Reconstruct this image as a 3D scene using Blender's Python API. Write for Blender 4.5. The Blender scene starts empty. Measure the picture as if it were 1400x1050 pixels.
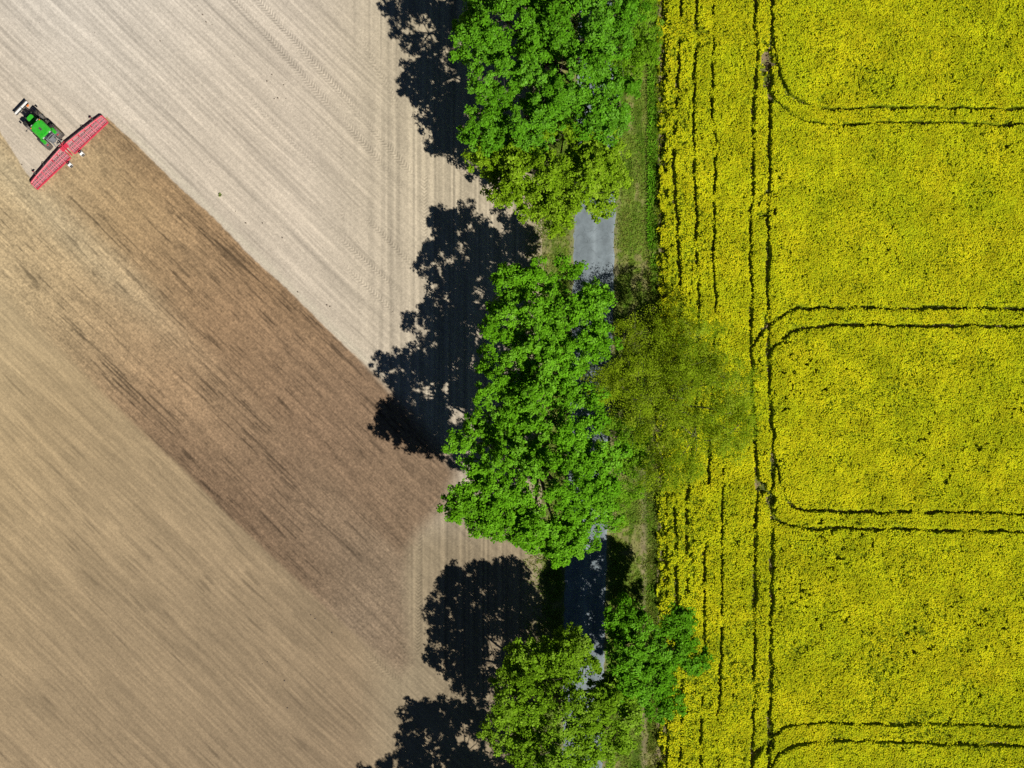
import bpy, math, random
import numpy as np
from mathutils import Vector, Matrix

# ------------------------------------------------------------------ basics
S = 11.6            # map units per metre (the field plan is drawn in these units)
H = 180.0           # flying height of the camera, metres
K = np.array([1.327, 1.245, 1.173])   # lit ground radiance for albedo 1 (sun + sky, exposure)
SUN_EL = math.radians(49)
SUN_AZ = (0.72, -0.694)     # horizontal direction towards the sun
rng = np.random.default_rng(7)
random.seed(7)
scene = bpy.context.scene
COL = scene.collection


def wx(px): return (np.asarray(px, float) - 700.0) / S
def wy(py): return (525.0 - np.asarray(py, float)) / S
def gx(x): return np.asarray(x, float) * S + 700.0
def gy(y): return 525.0 - np.asarray(y, float) * S


def lin(c):
    c = np.asarray(c, float) / 255.0
    return np.where(c <= 0.04045, c / 12.92, ((c + 0.055) / 1.055) ** 2.4)


def alb(r, g, b, k=1.0):
    """albedo of a sunlit flat surface that shows as this display colour"""
    return lin((r, g, b)) / K * k


def smooth(a, b, x):
    t = np.clip((x - a) / (b - a), 0, 1)
    return t * t * (3 - 2 * t)


def h2(ix, iy, seed):
    n = ix * np.uint32(374761393) + iy * np.uint32(668265263) + np.uint32(seed * 1442695041 & 0xffffffff)
    n = (n ^ (n >> np.uint32(13))) * np.uint32(1274126177)
    n = (n ^ (n >> np.uint32(16))) * np.uint32(2246822519)
    n ^= n >> np.uint32(15)
    return (n & np.uint32(0xffffff)).astype(np.float32) * np.float32(1 / 0xffffff)


def vn(x, y, seed=0):
    """smooth value noise, 0..1"""
    x = np.asarray(x, float); y = np.asarray(y, float)
    x, y = np.broadcast_arrays(x, y)
    fx0 = np.floor(x); fy0 = np.floor(y)
    ix = fx0.astype(np.int32).astype(np.uint32); iy = fy0.astype(np.int32).astype(np.uint32)
    fx = (x - fx0).astype(np.float32); fy = (y - fy0).astype(np.float32)
    fx = fx * fx * (3 - 2 * fx); fy = fy * fy * (3 - 2 * fy)
    o = np.uint32(1)
    a = h2(ix, iy, seed); b = h2(ix + o, iy, seed)
    c = h2(ix, iy + o, seed); d = h2(ix + o, iy + o, seed)
    a = a + (b - a) * fx; c = c + (d - c) * fx
    return a + (c - a) * fy


def fbm(x, y, seed=0, oct=4):
    s = 0; a = 0.5; t = 0
    for k in range(oct):
        s = s + a * vn(x * 2 ** k, y * 2 ** k, seed + k * 17); t += a; a *= 0.5
    return s / t


def seg_dist(px, py, pts):
    """distance to a polyline, in map units"""
    d = np.full(np.shape(px), 1e9)
    for (x0, y0), (x1, y1) in zip(pts[:-1], pts[1:]):
        vx, vy = x1 - x0, y1 - y0
        L = vx * vx + vy * vy + 1e-9
        t = np.clip(((px - x0) * vx + (py - y0) * vy) / L, 0, 1)
        d = np.minimum(d, np.hypot(px - x0 - t * vx, py - y0 - t * vy))
    return d


def poly_sd(px, py, poly):
    """signed distance to a polygon, positive inside"""
    d = seg_dist(px, py, poly + [poly[0]])
    ins = np.zeros(np.shape(px), bool)
    n = len(poly)
    for i in range(n):
        x0, y0 = poly[i]; x1, y1 = poly[(i + 1) % n]
        if y0 == y1: continue
        c = ((y0 > py) != (y1 > py)) & (px < (x1 - x0) * (py - y0) / (y1 - y0) + x0)
        ins ^= c
    return np.where(ins, d, -d)


def cspline(pts, n=8):
    P = [np.array(p, float) for p in pts]
    P = [2 * P[0] - P[1]] + P + [2 * P[-1] - P[-2]]
    out = []
    for i in range(1, len(P) - 2):
        for k in range(n):
            t = k / n
            a, b, c, d = P[i - 1], P[i], P[i + 1], P[i + 2]
            out.append(tuple(0.5 * (2 * b + (c - a) * t + (2 * a - 5 * b + 4 * c - d) * t * t + (3 * b - a - 3 * c + d) * t ** 3)))
    out.append(tuple(P[-2]))
    return out


# ------------------------------------------------------------------ objects
def tag(o, label=None, cat=None, group=None, kind=None):
    if label: o['label'] = label
    if cat: o['category'] = cat
    if group: o['group'] = group
    if kind: o['kind'] = kind
    return o


def link(name, me, mats, parent=None):
    o = bpy.data.objects.new(name, me)
    COL.objects.link(o)
    for m in (mats if isinstance(mats, (list, tuple)) else [mats]):
        me.materials.append(m)
    if parent: o.parent = parent
    return o


def empty(name, loc, rz=0.0):
    o = bpy.data.objects.new(name, None)
    COL.objects.link(o)
    o.location = loc; o.rotation_euler = (0, 0, rz)
    o.empty_display_size = 0.5
    return o


def np_mesh(name, V, F, attrs=None, mat_idx=None, smooth_shade=False):
    """V (n,3), F (m,k) all faces with k corners; attrs: name -> (n,) or (n,3)"""
    me = bpy.data.meshes.new(name)
    V = np.ascontiguousarray(V, np.float32); F = np.ascontiguousarray(F, np.int32)
    m, k = F.shape
    me.vertices.add(len(V)); me.vertices.foreach_set('co', V.ravel())
    me.loops.add(m * k); me.loops.foreach_set('vertex_index', F.ravel())
    me.polygons.add(m)
    me.polygons.foreach_set('loop_start', np.arange(0, m * k, k, dtype=np.int32))
    if mat_idx is not None:
        me.polygons.foreach_set('material_index', np.ascontiguousarray(mat_idx, np.int32))
    me.polygons.foreach_set('use_smooth', np.full(m, smooth_shade))
    for an, av in (attrs or {}).items():
        av = np.asarray(av, np.float32)
        if av.ndim == 1:
            a = me.attributes.new(an, 'FLOAT', 'POINT'); a.data.foreach_set('value', av)
        else:
            a = me.attributes.new(an, 'FLOAT_COLOR', 'POINT')
            c = np.ones((len(av), 4), np.float32); c[:, :3] = av
            a.data.foreach_set('color', c.ravel())
    me.update(calc_edges=True)
    return me


def grid_mesh(name, xs, ys, zf, attrs_f=None):
    """height field over map units xs, ys; zf(px,py)->z in metres"""
    PX, PY = np.meshgrid(xs, ys)
    px = PX.ravel(); py = PY.ravel()
    at = attrs_f(px, py) if attrs_f else {}
    z = at.pop('z') if 'z' in at else zf(px, py)
    V = np.stack([wx(px), wy(py), z], 1)
    nx, ny = len(xs), len(ys)
    i = np.arange(nx * ny).reshape(ny, nx)
    F = np.stack([i[1:, :-1].ravel(), i[1:, 1:].ravel(), i[:-1, 1:].ravel(), i[:-1, :-1].ravel()], 1)
    return np_mesh(name, V, F, at, smooth_shade=True)


class MB:
    """collects shapes into one mesh"""
    def __init__(self): self.v = []; self.f = []
    def add(self, verts, faces):
        b = len(self.v)
        self.v += [tuple(p) for p in verts]
        self.f += [tuple(b + i for i in f) for f in faces]
        return self
    def box(self, c, s, rz=0.0, rx=0.0, ry=0.0, taper=1.0, taper_y=None):
        ty = taper if taper_y is None else taper_y
        M = Matrix.Rotation(rz, 3, 'Z') @ Matrix.Rotation(ry, 3, 'Y') @ Matrix.Rotation(rx, 3, 'X')
        vs = []
        for dz in (-.5, .5):
            kx = taper if dz > 0 else 1; ky = ty if dz > 0 else 1
            for dx, dy in ((-.5, -.5), (.5, -.5), (.5, .5), (-.5, .5)):
                vs.append(Vector(c) + M @ Vector((dx * s[0] * kx, dy * s[1] * ky, dz * s[2])))
        return self.add(vs, [(3, 2, 1, 0), (4, 5, 6, 7), (0, 1, 5, 4), (1, 2, 6, 5), (2, 3, 7, 6), (3, 0, 4, 7)])
    def prism(self, outline, z0, z1, top=None):
        n = len(outline); top = top or outline
        vs = [(x, y, z0) for x, y in outline] + [(x, y, z1) for x, y in top]
        fs = [tuple(range(n - 1, -1, -1)), tuple(range(n, 2 * n))]
        fs += [(i, (i + 1) % n, n + (i + 1) % n, n + i) for i in range(n)]
        return self.add(vs, fs)
    def tube(self, pts, r, n=6, cap=True):
        pts = [Vector(p) for p in pts]
        rs = r if isinstance(r, (list, tuple)) else [r] * len(pts)
        vs = []; fs = []
        for i, p in enumerate(pts):
            t = (pts[min(i + 1, len(pts) - 1)] - pts[max(i - 1, 0)]).normalized()
            u = t.cross(Vector((0, 0, 1)) if abs(t.z) < .95 else Vector((1, 0, 0))).normalized()
            w = t.cross(u)
            for k in range(n):
                a = 2 * math.pi * (k + .5) / n
                vs.append(p + (u * math.cos(a) + w * math.sin(a)) * rs[i])
        for i in range(len(pts) - 1):
            for k in range(n):
                a = i * n + k; b = i * n + (k + 1) % n
                fs.append((a, b, b + n, a + n))
        if cap:
            fs.append(tuple(range(n - 1, -1, -1)))
            fs.append(tuple(range(len(vs) - n, len(vs))))
        return self.add(vs, fs)
    def lathe_y(self, prof, c=(0, 0, 0), n=28):
        """revolve (radius, y) profile round a y axis through c, closed profile"""
        vs = []; m = len(prof)
        for k in range(n):
            a = 2 * math.pi * k / n
            for r, y in prof:
                vs.append((c[0] + r * math.cos(a), c[1] + y, c[2] + r * math.sin(a)))
        fs = []
        for k in range(n):
            for j in range(m):
                a = k * m + j; b = k * m + (j + 1) % m
                cc = ((k + 1) % n) * m + (j + 1) % m; d = ((k + 1) % n) * m + j
                fs.append((a, b, cc, d))
        return self.add(vs, fs)
    def build(self, name, mat, parent=None, bevel=0.0, smooth_shade=False):
        me = bpy.data.meshes.new(name)
        me.from_pydata([tuple(p) for p in self.v], [], self.f)
        import bmesh
        bm = bmesh.new(); bm.from_mesh(me)
        bmesh.ops.recalc_face_normals(bm, faces=bm.faces)
        bm.to_mesh(me); bm.free()
        if smooth_shade: me.polygons.foreach_set('use_smooth', [True] * len(me.polygons))
        o = link(name, me, mat, parent)
        if bevel:
            b = o.modifiers.new('bevel', 'BEVEL'); b.width = bevel; b.segments = 2
            b.limit_method = 'ANGLE'; b.angle_limit = math.radians(40)
        return o


# ------------------------------------------------------------------ materials
class NT:
    def __init__(self, name):
        self.m = bpy.data.materials.new(name); self.m.use_nodes = True
        self.t = self.m.node_tree; self.n = self.t.nodes; self.l = self.t.links
        self.bsdf = self.n['Principled BSDF']; self.out = self.n['Material Output']
    def new(self, typ, **kw):
        nd = self.n.new(typ)
        for k, v in kw.items():
            if k.startswith('i_'): nd.inputs[k[2:].replace('_', ' ')].default_value = v
            else: setattr(nd, k, v)
        return nd
    def ln(self, a, b): self.l.new(a, b)
    def coord(self):
        return self.new('ShaderNodeTexCoord').outputs['Object']
    def noise(self, scale, detail=4, rough=.6, vec=None):
        nd = self.new('ShaderNodeTexNoise'); nd.inputs['Scale'].default_value = scale
        nd.inputs['Detail'].default_value = detail; nd.inputs['Roughness'].default_value = rough
        self.ln(vec or self.coord(), nd.inputs['Vector'])
        return nd.outputs['Fac']
    def attr(self, name):
        return self.new('ShaderNodeAttribute', attribute_name=name)
    def ramp(self, fac, stops):
        nd = self.new('ShaderNodeValToRGB')
        el = nd.color_ramp.elements
        while len(el) < len(stops): el.new(0.5)
        for e, (p, c) in zip(el, stops):
            e.position = p; e.color = (*[float(q) for q in c], 1)
        self.ln(fac, nd.inputs['Fac'])
        return nd.outputs['Color']
    def mul(self, a, b_fac, lo, hi):
        """colour a times a grey in lo..hi driven by b_fac"""
        r = self.new('ShaderNodeMapRange'); r.inputs['To Min'].default_value = lo; r.inputs['To Max'].default_value = hi
        r.inputs['From Min'].default_value = 0.3; r.inputs['From Max'].default_value = 0.7
        self.ln(b_fac, r.inputs['Value'])
        mx = self.new('ShaderNodeMix', data_type='RGBA', blend_type='MULTIPLY'); mx.inputs[0].default_value = 1
        self.ln(a, mx.inputs[6]); self.ln(r.outputs[0], mx.inputs[7])
        return mx.outputs[2]
    def bump(self, h, strength, dist):
        b = self.new('ShaderNodeBump'); b.inputs['Strength'].default_value = strength; b.inputs['Distance'].default_value = dist
        self.ln(h, b.inputs['Height']); self.ln(b.outputs[0], self.bsdf.inputs['Normal'])
    def color(self, sock): self.ln(sock, self.bsdf.inputs['Base Color'])
    def rough(self, r, spec=0.3, metal=0.0):
        self.bsdf.inputs['Roughness'].default_value = r
        self.bsdf.inputs['Specular IOR Level'].default_value = spec
        self.bsdf.inputs['Metallic'].default_value = metal


def soil_mat(name, attr='col', bump=.8):
    t = NT(name)
    c = t.attr(attr).outputs['Color']
    c = t.mul(c, t.noise(7.0, 3, .7), .90, 1.10)
    c = t.mul(c, t.noise(.35, 3, .6), .97, 1.03)
    t.color(c); t.rough(.95, .08)
    t.bump(t.noise(9.0, 3, .75), bump, .04)
    return t.m


def leaf_mat(name, dark, mid, light, transl=.25):
    t = NT(name)
    c = t.ramp(t.attr('v').outputs['Fac'], [(0, dark), (.5, mid), (1, light)])
    c = t.mul(c, t.noise(.45, 4, .6), .80, 1.22)
    t.color(c); t.rough(.75, .06)
    tr = t.new('ShaderNodeBsdfTranslucent')
    hs = t.new('ShaderNodeHueSaturation'); hs.inputs['Hue'].default_value = .485; hs.inputs['Value'].default_value = 1.15
    t.ln(c, hs.inputs['Color']); t.ln(hs.outputs[0], tr.inputs['Color'])
    mx = t.new('ShaderNodeMixShader'); mx.inputs[0].default_value = transl
    t.ln(t.bsdf.outputs[0], mx.inputs[1]); t.ln(tr.outputs[0], mx.inputs[2])
    t.ln(mx.outputs[0], t.out.inputs['Surface'])
    return t.m


def paint(name, col, rough=.45, metal=0.0, spec=.4, wear=.12, scale=6, dust=0):
    t = NT(name)
    r = t.new('ShaderNodeRGB'); r.outputs[0].default_value = (*col, 1)
    c = t.mul(r.outputs[0], t.noise(scale, 5, .65), 1 - wear, 1 + wear)
    if dust:
        dm = t.new('ShaderNodeMapRange'); dm.inputs['From Min'].default_value = .35; dm.inputs['From Max'].default_value = .75; dm.inputs['To Max'].default_value = dust
        t.ln(t.noise(2.2, 6, .7), dm.inputs['Value'])
        mx = t.new('ShaderNodeMix', data_type='RGBA'); mx.inputs[7].default_value = (.38, .32, .24, 1)
        t.ln(dm.outputs[0], mx.inputs[0]); t.ln(c, mx.inputs[6]); c = mx.outputs[2]
    t.color(c); t.rough(rough, spec, metal)
    return t.m


# ------------------------------------------------------------------ ploughed field
CA, SA = math.cos(math.radians(44)), math.sin(math.radians(44))
BAND = [(146, 158), (153, 166), (335, 341), (520, 520), (560, 560), (596, 603), (624, 645), (606, 690), (574, 722), (557, 750),
        (553, 800), (556, 850), (560, 905), (545, 920), (520, 898), (450, 835), (350, 741), (105, 501), (0, 399), (-300, 106), (-300, -140),
        (-41, 110), (46, 254), (92, 208)]

# tyre tracks: start, end, half width, strength
TRACKS = [((318, -40), (562, 236), 5.0, 1.0), ((285, -40), (548, 252), 5.0, .9), ((335, 127), (440, 236), 4.2, .45),
          ((497, 60), (545, 146), 4.5, .55), ((465, 325), (560, 412), 3.6, .9), ((505, 302), (565, 364), 3.6, .9),
          ((475, 367), (540, 428), 3.6, .85), ((375, 130), (450, 206), 3.0, .35), ((600, 200), (650, 252), 4.0, .6),
          ((580, 225), (580, 330), 4.5, .75), ((466, 190), (467, 330), 3.0, .4), ((632, 236), (634, 330), 4.0, .6),
          ((573, 735), (570, 905), 4.5, .8), ((556, 790), (549, 925), 4.0, .45), ((500, 892), (556, 942), 5.0, .6),
          ((640, 700), (642, 790), 4.0, .5), ((690, 300), (692, 352), 3.5, .4), ((596, 720), (594, 800), 4.0, .5)]


def field_attrs(px, py):
    al = px * CA + py * SA
    ac = -px * SA + py * CA
    # gently wandering working lines
    acw = ac + (fbm(al / 160, ac / 60, 3, 2) - .5) * 7
    big = fbm(px / 170, py / 170, 11, 3) - .5
    # ---- dry, pale seedbed; vignette-like light falloff painted into the colour, brightest at upper left
    def mix(a, b, t): return a + (np.asarray(b, float) - a) * t[:, None]
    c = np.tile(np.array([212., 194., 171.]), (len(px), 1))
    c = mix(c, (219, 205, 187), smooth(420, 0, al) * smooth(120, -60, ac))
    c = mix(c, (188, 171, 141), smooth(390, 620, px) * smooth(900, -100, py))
    ll = smooth(225, 262, ac + (vn(al / 14, 0 * al, 5) - .5) * 6)              # field below the worked band
    low = np.stack([np.interp(al, [-100, 250, 450, 700, 1050], v) for v in ([199, 191, 182, 167, 157], [176, 167, 156, 143, 134], [141, 128, 118, 111, 106])], 1)  # same painted brightness falloff, darkening towards the lower right
    c = c * (1 - ll[:, None]) + low * ll[:, None]
    c = mix(c, (162, 143, 115), smooth(470, 560, px) * smooth(640, 760, py))
    mul = 1 + big * .05 * (1 - ll) + (fbm(al / 90, ac / 22, 31, 3) - .5) * .14 * ll
    # fine drill lines along the working direction
    l1 = vn(al / 240, acw / 2.1, 21); l2 = vn(al / 130, acw / 4.7, 22); l3 = vn(al / 400, acw / 13, 23)
    l4 = vn(al / 60, acw / 1.6, 24)
    head = smooth(455, 560, px + (vn(py / 50, 0 * py, 41) - .5) * 40)         # headland: lines run along the road
    lines = (l1 - .5) * .13 + (l2 - .5) * .07 + (l3 - .5) * .05 + (l4 - .5) * .11
    strong = smooth(.78, .9, vn(al / 320, acw / 7.0, 25)) * smooth(.35, .6, vn(al / 150, acw / 40, 26))
    lines = lines - strong * .10
    v1 = vn(px / 2.9, py / 260, 51); v2 = vn(px / 5.1, py / 170, 52); v3 = vn(px / 14, py / 300, 53)
    vlines = (v1 - .5) * .25 + (v2 - .5) * .14 + (v3 - .5) * .05
    vstrong = smooth(.8, .9, vn(px / 4.0, py / 420, 54))
    vlines = vlines - vstrong * .13
    lowlines = (vn(al / 60, acw / 2.0, 61) - .5) * .14 + (vn(al / 28, acw / 1.5, 65) - .5) * .10 + (vn(al / 90, acw / 6, 62) - .5) * .06
    lowst = smooth(.74, .9, vn(al / 42, acw / 2.6, 63)) * smooth(.4, .7, vn(al / 120, acw / 30, 64))
    hw = head * (1 - .75 * ll)
    mul = mul + lines * (1 - .55 * hw) * (1 - ll) + vlines * hw * .85 + (lowlines - lowst * .14) * ll
    z = (lines * (1 - ll) * (1 - .6 * hw) + vlines * hw * 1.2) * .10
    # ---- freshly worked, moister band
    sd = poly_sd(px, py, BAND)
    wob = (vn(al / 5, ac / 5, 71) - .5) * 1.6 + (vn(al / 70, ac / 70, 72) - .5) * 3
    fuzz = np.interp(px, [0, 480, 560], [1.0, 1.4, 15.0]) + smooth(200, 240, ac) * np.interp(al, [100, 500, 700], [11, 5, 2.5])
    bm = smooth(-fuzz, fuzz, sd + wob)
    p1 = ac < 152 + (vn(al / 30, 0 * al, 73) - .5) * 10
    a1 = np.interp(al, [180, 330, 520, 720, 940], [0, 1, 2, 3, 4])
    t1 = np.array([(191, 164, 124), (176, 146, 107), (164, 132, 99), (147, 119, 93), (141, 117, 93)], float)
    t2 = np.array([(198, 172, 131), (190, 162, 122), (171, 140, 106), (146, 119, 93), (148, 126, 102)], float)
    i0 = np.clip(np.floor(a1).astype(int), 0, 3); fr = (a1 - i0)[:, None]
    b1 = t1[i0] * (1 - fr) + t1[i0 + 1] * fr
    b2 = t2[i0] * (1 - fr) + t2[i0 + 1] * fr
    w = smooth(130, 178, ac + (vn(al / 60, ac / 20, 74) - .5) * 34)[:, None]
    b = b1 * (1 - w) + b2 * w
    b = b + (low - b) * (smooth(190, 290, ac) * smooth(560, 250, al) * .6)[:, None]
    pale = np.exp(-((ac - 160) / 26) ** 2) * smooth(620, 250, al)
    b = mix(b, (200, 180, 144), pale * .55)
    ed = smooth(70, 20, ac) * smooth(760, 500, al)
    b = mix(b, (158, 126, 92), ed * .45)
    dk = smooth(215, 285, ac) * smooth(380, 620, al) * smooth(940, 820, al)
    b = mix(b, (128, 103, 80), dk * .55)
    smear = smooth(800, 930, al)
    st = vn(al / 44, acw / 1.5, 81); st2 = vn(al / 95, acw / 1.9, 82); st3 = vn(al / 16, acw / 1.3, 83); pt = fbm(al / 110, acw / 20, 84, 3)
    thr = .80 - (pt - .5) * .36 - dk * .06 - ed * .06
    dark = smooth(thr, thr + .10, st) * .75 + smooth(thr + .04, thr + .14, st2) * .85 + smooth(thr, thr + .12, st3) * .55
    bmul = 1 - np.clip(dark, 0, 1.3) * .30 * (1 - smear * .7) + (vn(al / 70, acw / 6, 85) - .5) * .09 + (vn(al / 30, acw / 1.7, 86) - .5) * .16 + (vn(al / 7, acw / 1.4, 90) - .5) * .09
    bmul += (fbm(al / 60, acw / 20, 87, 3) - .5) * .10
    bmul += (vn(px / 3.2, py / 40, 88) - .5) * .06 * smooth(520, 580, px)
    z = z * (1 - bm) - np.clip(dark, 0, 1.2) * bm * .018 + (vn(al / 12, acw / 1.6, 89) - .5) * .03 * bm
    cb = b * bmul[:, None]
    c = c * mul[:, None]
    # rim of loose pale earth left along the working edge
    rim = np.exp(-((ac - 7) / 5.0) ** 2) * smooth(200, 260, al) * smooth(760, 700, al) * (1 - bm)
    c = mix(c, (222, 207, 180), rim * .55)
    c = c * (1 - bm[:, None]) + cb * bm[:, None]
    # ---- tyre tracks with lugs
    tm = np.zeros(len(px)); tl = np.zeros(len(px))
    for (x0, y0), (x1, y1), hwid, s in TRACKS:
        L = math.hypot(x1 - x0, y1 - y0); ux, uy = (x1 - x0) / L, (y1 - y0) / L
        u = (px - x0) * ux + (py - y0) * uy
        wv = -(px - x0) * uy + (py - y0) * ux
        m = smooth(hwid + .8, hwid - .8, np.abs(wv)) * smooth(-30, 30, u) * smooth(L + 14, L - 18, u) * s
        m = m * (.35 + .65 * smooth(.3, .55, vn(u / 34, wv / 20 + L, 91)))
        lug = np.sin(2 * math.pi * (u + np.abs(wv) * .9) / 4.6)
        tl = np.where(m > tm, lug, tl); tm = np.maximum(tm, m)
    tm = tm * (1 - .6 * bm)
    c = c * (1 - tm * .04 + tm * tl * .115)[:, None]
    z = z + tm * tl * .022 - tm * .02
    # dry grass and dust creeping in from the road side
    gr = smooth(700, 728, px + (vn(px / 12, py / 12, 95) - .5) * 26)
    c = mix(c, (165, 152, 112), gr * .6)
    gn = vn(px / 1.35, py / 1.35, 97) - .5
    gn2 = vn(al / 3.0, ac / 1.3, 98) - .5
    c = c * (1 + gn * (.11 + .09 * bm) + gn2 * (.08 + .10 * bm))[:, None]
    z = z + gn * (.012 + .030 * bm) + gn2 * (.012 + .026 * bm)
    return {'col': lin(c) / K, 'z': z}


xs = np.concatenate([np.linspace(-420, -8, 110), np.arange(-6, 742, 1.08)])
ys = np.concatenate([np.linspace(-380, -8, 100), np.arange(-6, 1058, 1.08), np.linspace(1060, 1430, 100)])
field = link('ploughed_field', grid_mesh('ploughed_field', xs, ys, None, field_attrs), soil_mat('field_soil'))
tag(field, 'pale harrowed field with a darker freshly worked diagonal band', 'field', kind='structure')

# ground to the horizon
t = NT('far_ground')
sep = t.new('ShaderNodeSeparateXYZ'); t.ln(t.coord(), sep.inputs[0])
side = t.new('ShaderNodeMath', operation='GREATER_THAN'); side.inputs[1].default_value = 15.0; t.ln(sep.outputs[0], side.inputs[0])
ca = t.ramp(t.noise(.05, 5), [(0.3, alb(160, 140, 110)), (.7, alb(195, 178, 150))])
cb = t.ramp(t.noise(1.2, 5), [(0.35, alb(110, 120, 12)), (.65, alb(205, 190, 8))])
mx = t.new('ShaderNodeMix', data_type='RGBA'); t.ln(side.outputs[0], mx.inputs[0]); t.ln(ca, mx.inputs[6]); t.ln(cb, mx.inputs[7])
t.color(mx.outputs[2]); t.rough(.95, .05)
gb = MB(); gb.add([(-3000, -3000, -.12), (3000, -3000, -.12), (3000, 3000, -.12), (-3000, 3000, -.12)], [(0, 1, 2, 3)])
tag(gb.build('ground', t.m), kind='structure')


# ------------------------------------------------------------------ road, verge, crop soil
def road_c(py): return np.interp(py, [-400, 0, 350, 820, 1450], [826, 820, 812, 800, 790])


def verge_attrs(px, py):
    rc = road_c(py)
    d = px - rc
    n = .5 + (fbm(px / 19 + 1.5 * vn(px / 9, py / 9, 104), py / 27 + 1.5 * vn(px / 9, py / 9, 105), 101, 5) - .5) * .8; n2 = vn(px / 2.2, py / 2.6, 102); n3 = fbm(px / 7, py / 40, 103, 3)
    c = np.tile(np.array([114., 136., 46.]), (len(px), 1))
    def mix(a, b, t): return a + (np.asarray(b, float) - a) * t[:, None]
    c = mix(c, (150, 138, 92), smooth(.5, .68, n) * .8)
    c = mix(c, (70, 96, 22), smooth(.5, .7, n3) * .7)
    c = mix(c, (158, 146, 112), smooth(38, 28, np.abs(d) + (n2 - .5) * 6) * .75)         # worn edge of the road
    c = mix(c, (160, 146, 112), smooth(765, 735, px + (n - .5) * 30) * .7)
    c = mix(c, (96, 84, 56), np.exp(-((px - 885 - 5 * (n - .5)) / 2.0) ** 2) * .7 * smooth(420, 330, py))        # furrow beside the crop
    c = mix(c, (142, 122, 98), smooth(893, 899, px + (n2 - .5) * 5) * .8)
    c = mix(c, (150, 132, 105), np.exp(-((px - 880) / 5.0) ** 2) * smooth(600, 660, py) * .7)
    c = c * (.86 + .28 * n2)[:, None]
    return {'col': lin(c) / K, 'z': .01 + .05 * (n - .5) - .05 * np.exp(-((px - 885) / 2.5) ** 2) * smooth(420, 330, py)}


xs = np.concatenate([np.arange(741, 906, 1.5)])
ys = np.concatenate([np.linspace(-380, -8, 90), np.arange(-6, 1058, 1.8), np.linspace(1060, 1430, 90)])
verge = link('verge', grid_mesh('verge', xs, ys, None, verge_attrs), soil_mat('verge_soil'))
tag(verge, kind='structure')

# road: strip with crumbling edges, worn wheel paths and cracks
ys = np.arange(-380, 1432, 3.0)
V = []; col = []
ncol = 15
for j in range(ncol):
    f = j / (ncol - 1) * 2 - 1
    half = 28 + (vn(ys / 7, 0 * ys + (f > 0), 111) - .5) * 3.0 + (vn(ys / 30, 0 * ys + (f > 0), 112) - .5) * 2
    V.append(np.stack([wx(road_c(ys) + f * half), wy(ys), np.full(len(ys), .075 + .05 * (1 - f * f) - (.075 if abs(f) == 1 else 0))], 1))
    wear = (math.exp(-((abs(f) - .5) / .2) ** 2)) * -10 - math.exp(-(f / .10) ** 2) * -18 - math.exp(-((abs(f) - 1) / .1) ** 2) * -14
    cc = np.array([140., 148., 150.]) + wear
    col.append(np.tile(cc, (len(ys), 1)) * (1 + (fbm(ys / 30, 0 * ys + j * .6, 113, 3) - .5) * .16)[:, None])
V = np.concatenate(V); col = np.concatenate(col)
n = len(ys); i = np.arange(ncol * n).reshape(ncol, n)
F = np.stack([i[:-1, :-1].ravel(), i[:-1, 1:].ravel(), i[1:, 1:].ravel(), i[1:, :-1].ravel()], 1)
t = NT('old_asphalt')
c = t.attr('col').outputs['Color']
c = t.mul(c, t.noise(14, 3, .8), .88, 1.12)
c = t.mul(c, t.noise(1.1, 4, .65), .80, 1.14)
c = t.mul(c, t.noise(.35, 3, .6), .90, 1.06)
vo = t.new('ShaderNodeTexVoronoi', feature='DISTANCE_TO_EDGE'); vo.inputs['Scale'].default_value = .45
wv = t.new('ShaderNodeTexNoise'); wv.inputs['Scale'].default_value = 1.3
mxv = t.new('ShaderNodeVectorMath', operation='ADD'); co = t.coord()
t.ln(co, wv.inputs['Vector']); t.ln(co, mxv.inputs[0]); t.ln(wv.outputs['Color'], mxv.inputs[1]); t.ln(mxv.outputs[0], vo.inputs['Vector'])
crk = t.ramp(vo.outputs['Distance'], [(0, (.70, .70, .70)), (.016, (1, 1, 1))])
mx = t.new('ShaderNodeMix', data_type='RGBA', blend_type='MULTIPLY'); mx.inputs[0].default_value = 1
t.ln(c, mx.inputs[6]); t.ln(crk, mx.inputs[7])
t.color(mx.outputs[2]); t.rough(.85, .25); t.bump(t.noise(30, 2, .7), .3, .01)
road = link('road', np_mesh('road', V, F, {'col': lin(col) / K}, smooth_shade=True), t.m)
tag(road, kind='structure')

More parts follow.
